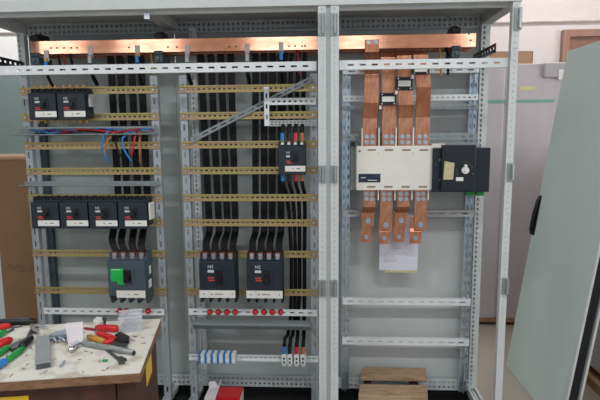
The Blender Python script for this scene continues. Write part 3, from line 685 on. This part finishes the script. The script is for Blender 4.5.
# lower links
LY = .235
LW = [(368,220.7,227,366.3,237,242,True),(385.8,225,230.5,384.2,238.3,243.3,False),(401.2,220.5,227,398.7,237,242,True),(420.5,225,230.3,415.3,238.3,243.2,False)]
for i, (px, pyb, pye, ex, eyb, eye, bend) in enumerate(LW):
    xT = Xat((369.3,386.5,403.3,420.5)[i], 196, LY); xB = Xat(px, pyb, LY); ze = Zat(pye, LY, px)
    t = thing('copper_link', '%s short copper link bolted under the cream switch, counting from the centre posts' % CB[i], 'copper link', (xB, LY, ze), 'short copper links')
    if bend: pts = [(xT,LY,za),(xT,LY,Zat(206.5,LY,px)),(xT*.4+xB*.6,LY+.025,Zat(213,LY,px)),(xB,LY+.025,ze)]
    else: pts = [(xT,LY,za),(xB,LY,ze)]
    build('bar', MB().sweep(pts, .060, .010), M['copper_dk'], t, bevel=.001)
    bolts(t, (xT-.013, xT+.013), (Zat(193.8,LY,px), Zat(198.8,LY,px)), LY-.005)
    yb = LY-.005+(.025 if bend else 0)
    bolts(t, (Xat(px,pyb,yb),), (Zat(pyb,yb,px),), yb, .011)
    # extension plate behind
    y2 = LY+(.025 if bend else 0)+.0102
    x2 = Xat(ex, eyb, y2); zz0, zz1 = Zat(eye, y2, ex), Zat(pyb-9, y2, px)
    t2 = thing('extension_plate', '%s copper extension plate hanging behind the short links, counting from the centre posts' % CB[i], 'copper plate', (x2, y2, zz0), 'copper extension plates')
    if bend: pp = [(x2,y2,zz1),(x2,y2,zz0)]
    else: pp = [(x2,y2,zz1),(x2,y2,Zat(228.5,y2,ex)),(x2,y2-.006,Zat(231.5,y2,ex)),(x2,y2-.006,zz0)]
    build('bar', MB().sweep(pp, .056, .010), M['copper_dk'], t2, bevel=.001)
    ybb = y2-.005-(0 if bend else .006)
    bolts(t2, (Xat(ex,eyb,ybb),), (Zat(eyb,ybb,ex),), ybb, .009)
# paper sheet
yq = .322
px0, px1 = Xat(379.3,250,yq), Xat(418,250,yq); pz0, pz1 = Zat(270.5,yq,398), Zat(214,yq,398)
t = thing('paper_sheet', 'white printed paper sheet hanging behind the copper link ends', 'paper', ((px0+px1)/2, yq, pz0))
mb = MB(); n = 8; vs = []; fs = []
for j in range(n+1):
    z = pz1+(pz0-pz1)*j/n
    for k in range(2): vs += [((px0,px1)[k], yq-.004*math.sin(j*.5)-.001*k, z)]
for j in range(n): fs.append((2*j,2*j+1,2*j+3,2*j+2))
mb.add(vs, fs); mb.add([(a,b+.0006,c) for a,b,c in vs], fs)
build('sheet', mb, M['paper'], t)
q = MB()
for k in range(9):
    z = Zat(241+k*2.4, yq, 398); w_ = .62 if k % 3 == 0 else .8
    q.box(px0+.02, px0+.02+(px1-px0-.05)*w_*(.6 if k > 5 else 1), yq-.0062, yq-.0056, z-.0012, z+.0012)
build('printed_line', q, M['conduit'], t)
build('bottom_strip', MB().box(px0+.03, px1, yq-.004, yq-.001, Zat(272.3,yq,398), pz0+.002), M['sticker'], t, label='yellow bottom strip')

# ----------------------------------------------------- stool and red box
t = thing('wooden_stool', 'low weathered wooden stool standing on the black floor of the copper bar cabinet', 'stool', (.33, .24, 0))
def slanted(mb, y0, y1, x0a, x1a, x0b, x1b, z0, z1):
    mb.hexa([(x0a,y0,z0),(x1a,y0,z0),(x1b,y1,z0),(x0b,y1,z0),(x0a,y0,z1),(x1a,y0,z1),(x1b,y1,z1),(x0b,y1,z1)]); return mb
build('seat_plank', slanted(MB(), .09, .205, .146, .478, .159, .495, .132, .162), M['wood_stool'], t, bevel=.004)
build('seat_plank', slanted(MB(), .268, .385, .168, .507, .184, .523, .145, .166), M['wood_stool'], t, bevel=.004)
build('cross_batten', MB().box(.19, .225, .105, .37, .105, .1315).box(.43, .465, .105, .37, .105, .1315).box(.231, .429, .2, .27, .110, .128), M['wood_dark'], t)
for x in (.19,.43):
    for y in (.105,.335): build('leg', MB().box(x, x+.04, y, y+.035, 0, .106), M['wood_stool'], t, bevel=.002)
t = thing('small_carton', 'small red and white carton with raised flap on the cabinet floor', 'carton', (-.54, .24, 0))
build('body', MB().box(-.635, -.45, .19, .30, .001, .075), M['white_card'], t, bevel=.001)
build('lid', MB().box(-.575, -.45, .188, .302, .0752, .08).box(-.575, -.45, .188, .1899, .055, .0752), M['red'], t, label='red lid')
build('flap', MB().hexa([(-.635,.298,.075),(-.58,.298,.075),(-.58,.302,.075),(-.635,.302,.075),(-.638,.31,.10),(-.605,.31,.105),(-.605,.314,.105),(-.638,.314,.10)]).hexa([(-.583,.19,.075),(-.577,.19,.075),(-.577,.3,.075),(-.583,.3,.075),(-.575,.2,.10),(-.57,.2,.10),(-.568,.3,.12),(-.573,.3,.12)]), M['white_card'], t)

# -------------------------------------------------------------- workbench
TZ = .70; th = math.radians(10.5)
BO = atZ(140,372,TZ)
XB = Matrix.Translation(BO) @ Matrix.Rotation(th, 4, 'Z')       # local: -x along the front edge, +y to the back, z up
bw, bd = 1.15, .455
t = thing('workbench', 'small wooden workbench with dirty white top in front of the carton', 'workbench', tuple(XB @ Vector((-bw/2, bd/2, FZ-TZ))))
build('top', MB(XB).box(-bw, 0, 0, bd, -.004, 0), M['ply_white'], t, label='dirty white painted top')
build('top_board', MB(XB).box(-bw, 0, 0, bd, -.034, -.0042), M['wood_edge'], t, bevel=.003)
LG = FZ-TZ
for x in (-.075, -bw+.02):
    for y in (.02, bd-.075): build('leg', MB(XB).box(x, x+.055, y, y+.055, LG, -.034), M['wood_dark'], t)
build('apron', MB(XB).box(-bw+.08, -.08, .022, .042, -.16, -.0345), M['wood_dark'], t)
build('side_panel', MB(XB).box(-.035, -.02, .076, bd-.076, LG+.1, -.0345), M['wood_dark'], t)
build('apron', MB(XB).box(-bw+.08, -.08, bd-.042, bd-.022, -.16, -.0345), M['wood_dark'], t)
def bl(px, py, z=0):   # point on a plane above the bench top
    return atZ(px, py, TZ+z)
# yellow stickers
iv = XB.inverted()
build('sticker', MB(XB).box(-.0199, -.0185, .20, .315, -.15, -.045), M['yellow_paint'], t, label='yellow sticker')
a = iv @ at(28,396,BO.y-.05)
build('sticker', MB(XB).box(-.62, -.335, .0205, .0219, -.15, -.062), M['yellow_paint'], t, label='yellow sticker')

def stick(a, b, r0, r1=None, za=None, n=10, mid=None):
    """tapering rod between two bench pixels, lying on the top"""
    r1 = r1 or r0
    A, B = bl(*a), bl(*b)
    A.z = TZ+(za if za else max(r0,r1))+.0005; B.z = A.z
    k = [A + (B-A)*(i/6) for i in range(7)]
    rr = [r0+(r1-r0)*i/6 for i in range(7)]
    rr[0] *= .6; rr[-1] *= .6
    return MB().tube(k, rr, n)
def flat(pts, h, w0=None):
    """flat blade from outline pixels on the bench"""
    P = [bl(*p) for p in pts]; n = len(P)
    vs = [(p.x,p.y,TZ+.0008) for p in P] + [(p.x,p.y,TZ+.0008+h) for p in P]
    return MB().add(vs, [tuple(range(n-1,-1,-1)), tuple(range(n,2*n))] + [(i,(i+1)%n,n+(i+1)%n,n+i) for i in range(n)])
def base(px, py): p = bl(px, py); return (p.x, p.y, TZ)
# tools
t = thing('cutting_pliers', 'wire cutters with green and blue grips and black jaws on the bench', 'pliers', base(18,355))
build('handle', stick((-4,359),(9,350),.011), M['green'], t, smooth=True, label='green grip')
build('handle', stick((5,365),(24,350.5),.010), M['green'], t, smooth=True, label='green grip')
build('grip_end', stick((-5,372),(6,364),.012), M['blue'], t, smooth=True, label='blue grip end')
build('jaw', stick((21,351),(33,341),.014,.009), M['black'], t, smooth=True, label='black jaws')
t = thing('pliers', 'red handled pliers with grey jaws at the bench edge by the carton', 'pliers', base(15,345))
build('handle', stick((-6,351),(12,344),.017,.013), M['red'], t, smooth=True, label='thick red handle')
build('jaw', flat([(9,350),(16,346),(33,338),(32,342),(20,351),(12,353)], .014), M['steel_dk'], t, label='grey steel jaws')
t = thing('screwdriver', 'orange red screwdriver at the rear corner of the bench by the carton', 'screwdriver', base(3,330))
build('handle', stick((-8,331),(11,328.5),.012,.011), M['red'], t, smooth=True, label='orange red handle'); build('shaft', stick((11,328.5),(22,327),.004), M['steel_dk'], t)
t = thing('screwdriver', 'short green handled screwdriver lying behind the red pliers', 'screwdriver', base(0,337))
build('handle', stick((-6,341),(6,334),.011,.010), M['green'], t, smooth=True); build('shaft', stick((6,334),(14,330),.004), M['steel_dk'], t)
single('black_hose', stick((-10,326.5),(36,324.5),.014), M['black'], 'short black hose along the back of the bench under the carton', 'hose', smooth=True)
t = thing('wrench', 'bright steel wrench leaning in the tool heap beside the grey strip', 'wrench', base(28,336))
build('shank', stick((26,344),(32,331),.006,.007), M['steel_dk'], t, smooth=True); build('head', flat([(30,331),(32,326),(37,328),(35,331),(40,333),(38,336),(33,334)], .012), M['steel'], t, label='bright open jaw')
single('nut_driver', stick((34,327),(48,330),.007), M['steel'], 'short chrome bit lying behind the grey strip on the bench', 'tool bit', smooth=True)
# grey strip with dark end
t = thing('metal_channel', 'grey metal channel with dark open end lying on the bench', 'metal channel', base(43,355))
A, B, Cc, Dd = bl(35.5,370.5), bl(52,367.5), bl(50,341,), bl(36.5,342)
h = .022
build('body', MB().hexa([(p.x,p.y,TZ+.001) for p in (A,B,Cc,Dd)] + [(p.x,p.y,TZ+h) for p in (A,B,Cc,Dd)]), M['grey_card'], t, bevel=.0015)
e = (B-A).normalized(); nrm = Vector((e.y,-e.x,0))
build('end_opening', MB().hexa([tuple(p+nrm*k+Vector((0,0,z))) for z in (.003,h-.004) for p, k in ((A+e*.004,.0012),(B-e*.004,.0012),(B-e*.004,-.001),(A+e*.004,-.001))]), M['steel_dk'], t, label='dark open end')
# white card box
A, B = bl(68.5,348), bl(83.5,346); e = (B-A).normalized(); n2 = Vector((-e.y,e.x,0))
P4 = [A, B, B+n2*.03, A+n2*.03]
single('white_carton', MB().hexa([(p.x,p.y,TZ+.0005) for p in P4] + [(p.x+(-.006 if i in (0,3) else .002),p.y,TZ+.078) for i, p in enumerate(P4)]), M['white_card'], 'small upright white card box on the middle of the bench', 'card box', bevel=.0015)
t = thing('parts_bag', 'crumpled clear bag of small parts behind the white card box', 'plastic bag', base(60,342))
mb = MB(); random.seed(3)
for k in range(9):
    p = bl(53+random.random()*14, 336+random.random()*8)
    mb.tube([(p.x-.012,p.y,TZ+.008),(p.x,p.y+.004,TZ+.014),(p.x+.012,p.y,TZ+.007)], [.004,.0065,.004], 6)
build('contents', mb, M['scr'], t); 
mb = MB(); p = bl(60,340)
mb.tube([(p.x-.04,p.y,TZ+.013),(p.x-.02,p.y,TZ+.018),(p.x+.015,p.y+.01,TZ+.02),(p.x+.04,p.y+.005,TZ+.012)], [.004,.012,.017,.004], 9)
build('film', mb, M['bag'], t)
# socket wrench
t = thing('socket_wrench', 'long bright tubular socket wrench lying near the front of the bench', 'wrench', base(105,350))
build('tube', stick((78,345),(134,355.5),.009,.0105), M['zinc'], t, smooth=True); build('socket_head', stick((70,354),(80,343.5),.010,.012), M['steel'], t, smooth=True, label='polished chrome socket')
build('socket_opening', stick((133.5,355.6),(134.6,355.8),.008), M['black'], t)
t = thing('spanner', 'small dark spanner lying in front of the tubular wrench', 'spanner', base(115,358))
build('shank', flat([(106,351.5),(108,350.8),(120,360),(118,361.5)], .006), M['steel_dk'], t); build('head', flat([(117,361),(121,358.5),(127,361.5),(123,362),(125,364.5),(119,365)], .009), M['steel_dk'], t)
t = thing('screwdriver', 'red screwdriver pointing at the white card box', 'screwdriver', base(105,331))
build('handle', stick((96,331),(119,332.5),.011,.014), M['red'], t, smooth=True); build('shaft', stick((84,329.5),(96,331),.005), M['darkred'], t, label='red insulated shaft')
t = thing('combination_pliers', 'red and amber handled pliers with black head in front of the clear screw box', 'pliers', base(108,341))
build('handle', stick((97,336),(117,343),.012,.010), M['red'], t, smooth=True, label='red grip'); build('handle', stick((88,339),(106,345),.010), M['ylw_handle'], t, smooth=True, label='amber grip')
build('handle', stick((104,346.5),(117,341.5),.011), M['red'], t, smooth=True, label='red grip'); build('head', flat([(115,339),(121,336),(130,341),(129,345),(122,346),(114,344)], .018), M['black'], t, bevel=.003, label='black head')
single('crimp_tool', flat([(111,346.5),(116,344),(128,347),(126,350),(114,349.5)], .012), M['steel_dk'], 'dark grey metal piece lying under the black plier head', 'tool')
t = thing('bolt', 'small upright bolt behind the red screwdriver', 'bolt', base(105,327))
p = bl(105,327); build('shank', MB().tube([(p.x,p.y,TZ+.0005),(p.x,p.y,TZ+.028)], .005, 8), M['steel_dk'], t); build('head', MB().tube([(p.x,p.y,TZ+.028),(p.x,p.y,TZ+.036)], .009, 6), M['steel_dk'], t)
single('tissue', flat([(93,325),(97,321.5),(103,322),(104,326),(98,328)], .02), M['label'], 'crumpled scrap of white tissue at the back of the bench', 'tissue', bevel=.004)
single('cable_offcut', stick((102,362),(108,361.5),.004), M['green'], 'tiny green offcut by the front edge of the bench', 'offcut')
single('glass_fuse', stick((60,368),(65,362),.004), M['bag'], 'tiny clear glass fuse between the grey channel and bench edge', 'fuse')
chips = MB(); random.seed(11)
for k in range(90):
    q = XB @ Vector((-random.random()*.6-.02, .02+random.random()*(bd-.04), 0)); r = .002+.004*random.random(); a = random.random()*PI
    chips.tube([(q.x-r*math.cos(a)*1.6,q.y-r*math.sin(a)*1.6,TZ+.0012),(q.x+r*math.cos(a)*1.6,q.y+r*math.sin(a)*1.6,TZ+.0012)], .0011, 5)
cp = single('wood_chips', chips, M['wood_edge'], 'brown wood chips and crumbs scattered over the white bench top', 'debris'); cp['kind'] = 'stuff'
# clear box with screws
A, B = bl(119,334), bl(142,331.5); e = (B-A).normalized(); n2 = Vector((-e.y,e.x,0)); w_ = (B-A).length; dd = .075; hh = .062
XC = Matrix.Translation(Vector((A.x,A.y,TZ+.0005))) @ Matrix.Rotation(math.atan2(e.y,e.x), 4, 'Z')
t = thing('screw_box', 'clear plastic box half full of screws at the back corner of the bench', 'plastic box', tuple(Vector((A.x,A.y,TZ+.0005))))
build('body', MB(XC).box(0, w_, 0, .0015, 0, hh).box(0, w_, dd-.0015, dd, 0, hh).box(0, .0015, .0015, dd-.0015, 0, hh).box(w_-.0015, w_, .0015, dd-.0015, 0, hh).box(.0015, w_-.0015, .0015, dd-.0015, 0, .0015)
      .box(-.003, w_+.003, -.003, 0, hh-.008, hh).box(-.003, w_+.003, dd, dd+.003, hh-.008, hh), M['clear'], t, label='clear walls')
mb = MB(XC); random.seed(5)
for k in range(70):
    x, y, z = .008+random.random()*(w_-.016), .008+random.random()*(dd-.016), .005+random.random()*.026; a = random.random()*PI
    mb.tube([(x-.005*math.cos(a),y-.005*math.sin(a),z),(x+.005*math.cos(a),y+.005*math.sin(a),z+.002)], .0035, 6)
s = build('screw_filling', mb, M['scr'], t); s['kind'] = 'stuff'

# --------------------------------------------- things behind and beside
t = thing('cardboard_carton', 'tall brown cardboard carton standing behind the workbench', 'carton', (-2.15, .95, FZ))
ca = atZ(0,157,0); czt = Zat(157,.7,5)
build('body', MB().box(-2.6, -1.66, .7, 1.2, FZ, czt), M['carton'], t, bevel=.004)
build('tape', MB().box(-2.6, -1.66, .698, .6999, Zat(272,.7,20), Zat(264,.7,20)), M['wood_edge'], t, label='darker tape band')
build('flap_edge', MB().box(-2.6, -1.66, .694, .6995, czt-.014, czt+.002), M['carton2'], t, label='paler top flap')
PY = 1.72
pk = thing('wrapped_package', 'tall pale package in clear wrap standing on a pallet behind the cabinets', 'package', (1.5, PY+.3, Zat(318,PY,490)))
pz0, pz1 = Zat(318.5,PY,490), Zat(63.6,PY,520)
xs = Xat(501,180,PY)
build('body', MB().box(.92, xs, PY, PY+.62, pz0, pz1).box(xs, xs+.05, PY+.03, PY+.62, pz0, pz1-.01).box(xs+.05, 2.05, PY-.004, PY+.62, pz0, pz1), M['wrap'], pk, bevel=.008)
zt_ = Zat(101.5,PY,500)
build('tape', MB().box(.95, 1.68, PY-.007, PY-.0045, zt_-.011, zt_+.011), M['tape'], pk, label='green tape')
build('sticker', MB().box(Xat(519,88,PY), Xat(534.5,88,PY), PY-.007, PY-.0045, Zat(90,PY,526), Zat(86.5,PY,526)), M['ysticker'], pk, label='pale yellow sticker')
fx0, fx1 = Xat(542.5,70,PY), Xat(575,70,PY)
build('corner_foam', MB().box(fx0, fx1, PY-.03, PY-.0045, Zat(78,PY,550), pz1+.004), M['foam'], pk, bevel=.02, label='grey foam corner')
build('shipping_tag', MB().box(Xat(557,70,PY), Xat(564,70,PY), PY-.034, PY-.0305, Zat(80,PY,560), Zat(70,PY,560)), M['label'], pk, label='white tag')
t = thing('pallet', 'wooden pallet under the tall wrapped package', 'pallet', (1.5, PY+.3, FZ))
build('deck', MB().box(.9, 2.07, PY-.02, PY+.64, pz0-.022, pz0-.0005), M['pallet'], t)
for x in (.9, 1.43, 1.97): build('runner', MB().box(x, x+.1, PY+.0, PY+.62, FZ, pz0-.0225), M['wood_dark'], t)
t = thing('cardboard_box', 'brown cardboard box lying on top of the wrapped package', 'carton', (1.45, 2.0, pz1))
build('body', MB().box(1.05, Xat(532,56,1.85), 1.85, 2.2, pz1+.001, Zat(51,1.85,515)), M['carton2'], t, bevel=.003)
build('flap', MB().box(Xat(532,56,1.85)+.001, Xat(533.5,56,1.85), 1.86, 2.19, pz1+.001, Zat(51.3,1.85,515)), M['carton'], t)
# leaning doors
BL_, BM_ = atZ(506,365.5,FZ), atZ(532.7,399,FZ)
dirn = (BM_-BL_).normalized()
TLp = at(567,51.5,BL_.y+.01)
up = (TLp-BL_); up = (up - dirn*up.dot(dirn)); H = up.length; up.normalize()
nrm = dirn.cross(up).normalized()
if nrm.x < 0: nrm = -nrm              # away from the cabinets
def frame_at(off):
    R = Matrix((dirn, nrm, up)).transposed().to_4x4(); R.translation = BL_ + nrm*off + Vector((0,0,.001)); return R
LEN = .0
for k in range(400):                  # length of the bottom edge, so that its near corner is where the photo has it
    s = k*.005; P_ = BL_ + dirn*s + up*.10
    d = P_-EYE; px = 300+F*d.dot(RX)/d.dot(WX)
    LEN = s
    if px >= 563: break
def leaf(off, label, handle):
    X = frame_at(off); t = thing('cabinet_door', label, 'cabinet door', tuple(X @ Vector((LEN/2,0,0))), 'leaning cabinet doors')
    build('sheet', MB(X).box(0, LEN-.006, 0, .010, 0, H), M['door_paint'], t, bevel=.002)
    build('edge_lip', MB(X).box(LEN-.006, LEN, 0, .011, 0, H), M['edge_white'], t, label='pale edge lip')
    if handle:
        build('gasket', MB(X).box(LEN-.02, LEN-.003, .0115, .040, .01, H-.01).box(LEN-.05, LEN-.012, .0405, .058, .01, H-.01).box(0, .02, .0115, .05, .06, H-.01).box(.02, LEN-.051, .0115, .048, H-.05, H-.01), M['gasket'], t, label='black rubber gasket')  # black strips added to keep the gap between the doors in shade
        iv = X.inverted(); hp = at(537,196,1.0)
        def onface(px, py):
            d = ray(px, py); n = nrm; s = (BL_-EYE).dot(n)/d.dot(n); return iv @ (EYE+d*s)
        a, b = onface(540.5,195.5), onface(531.5,234)
        hb = MB(X).tube([(a.x+.012,-.004,a.z),(a.x+.010,-.012,a.z-.03),(b.x*.5+a.x*.5+.006,-.014,(a.z+b.z)/2),(b.x+.008,-.012,b.z+.03),(b.x+.010,-.004,b.z)], [.010,.012,.013,.012,.008], 10)
        h_ = build('handle', hb, M['black'], t, smooth=True, label='black swing handle')
        build('handle_base', MB(X).box(max(.002,a.x), a.x+.022, -.005, -.0005, b.z, a.z), M['black'], t)
    return t
leaf(0, 'grey green cabinet door with black handle leaning in front of the other', True)
leaf(.0645, 'second cabinet door leaning behind the door with the black handle', False)
# crate that the doors lean on
ctop = 1.93
xc = (BL_ + up*H).x + .115
sk = atZ(588,385,FZ)
t = thing('wrapped_crate', 'pale wrapped crate on a wooden skid behind the leaning doors', 'crate', (sk.x+.5, .4, FZ))
build('body', MB().box(sk.x+.03, sk.x+.9, -.3, 1.3, FZ+.1, FZ+1.35), M['wrap'], t, bevel=.006)
build('skid', MB().box(sk.x, sk.x+.09, -.32, 1.32, FZ, FZ+.055).box(sk.x+.8, sk.x+.9, -.32, 1.32, FZ, FZ+.055).box(sk.x, sk.x+.9, -.32, -.22, FZ+.056, FZ+.1).box(sk.x, sk.x+.9, 1.2, 1.32, FZ+.056, FZ+.1), M['pallet'], t)

# ----------------------------------------------------------------- light
w = bpy.data.worlds.new('hall'); bpy.context.scene.world = w; w.use_nodes = True
bg = w.node_tree.nodes['Background']; bg.inputs[0].default_value = (.72,.86,1.0,1); bg.inputs[1].default_value = .6
def area(name, loc, rot, sx, sy, power, col=(1,1,1)):
    l = bpy.data.lights.new(name, 'AREA'); l.shape = 'RECTANGLE'; l.size = sx; l.size_y = sy; l.energy = power; l.color = col
    o = bpy.data.objects.new(name, l); C.objects.link(o); o.location = loc; o.rotation_euler = rot; return o
area('window_daylight', (5.55,-1.5,2.0), (0, math.radians(90), 0), 2.0, 3.8, 110, (.98,.98,1))
for a_, b_ in GLINT_WIN: area('window_daylight', ((a_+b_)/2,-6.14,2.91), (math.radians(90),0,0), b_-a_, .56, 8.5*(b_-a_), (.94,.97,1))  # unseen lamps added in these windows to put highlights on the busbar
for x, y, e_, c_ in ((-1.8,-2.6,48,(.92,.97,1)),(1.0,-2.6,48,(.94,.98,1)),(-2.6,1.9,76,(.87,.97,1)),(2.0,1.9,34,(1,.96,.96))):
    area('ceiling_lamp', (x,y,3.66), (0,0,0), 1.3, .25, e_, c_)  # strong rear-left lamp is added to brighten and cool the wall there
sc = bpy.context.scene
sc.view_settings.view_transform = 'Standard'; sc.view_settings.look = 'None'; sc.view_settings.gamma = 1; sc.view_settings.use_curve_mapping = False
sc.view_settings.exposure = 0.03
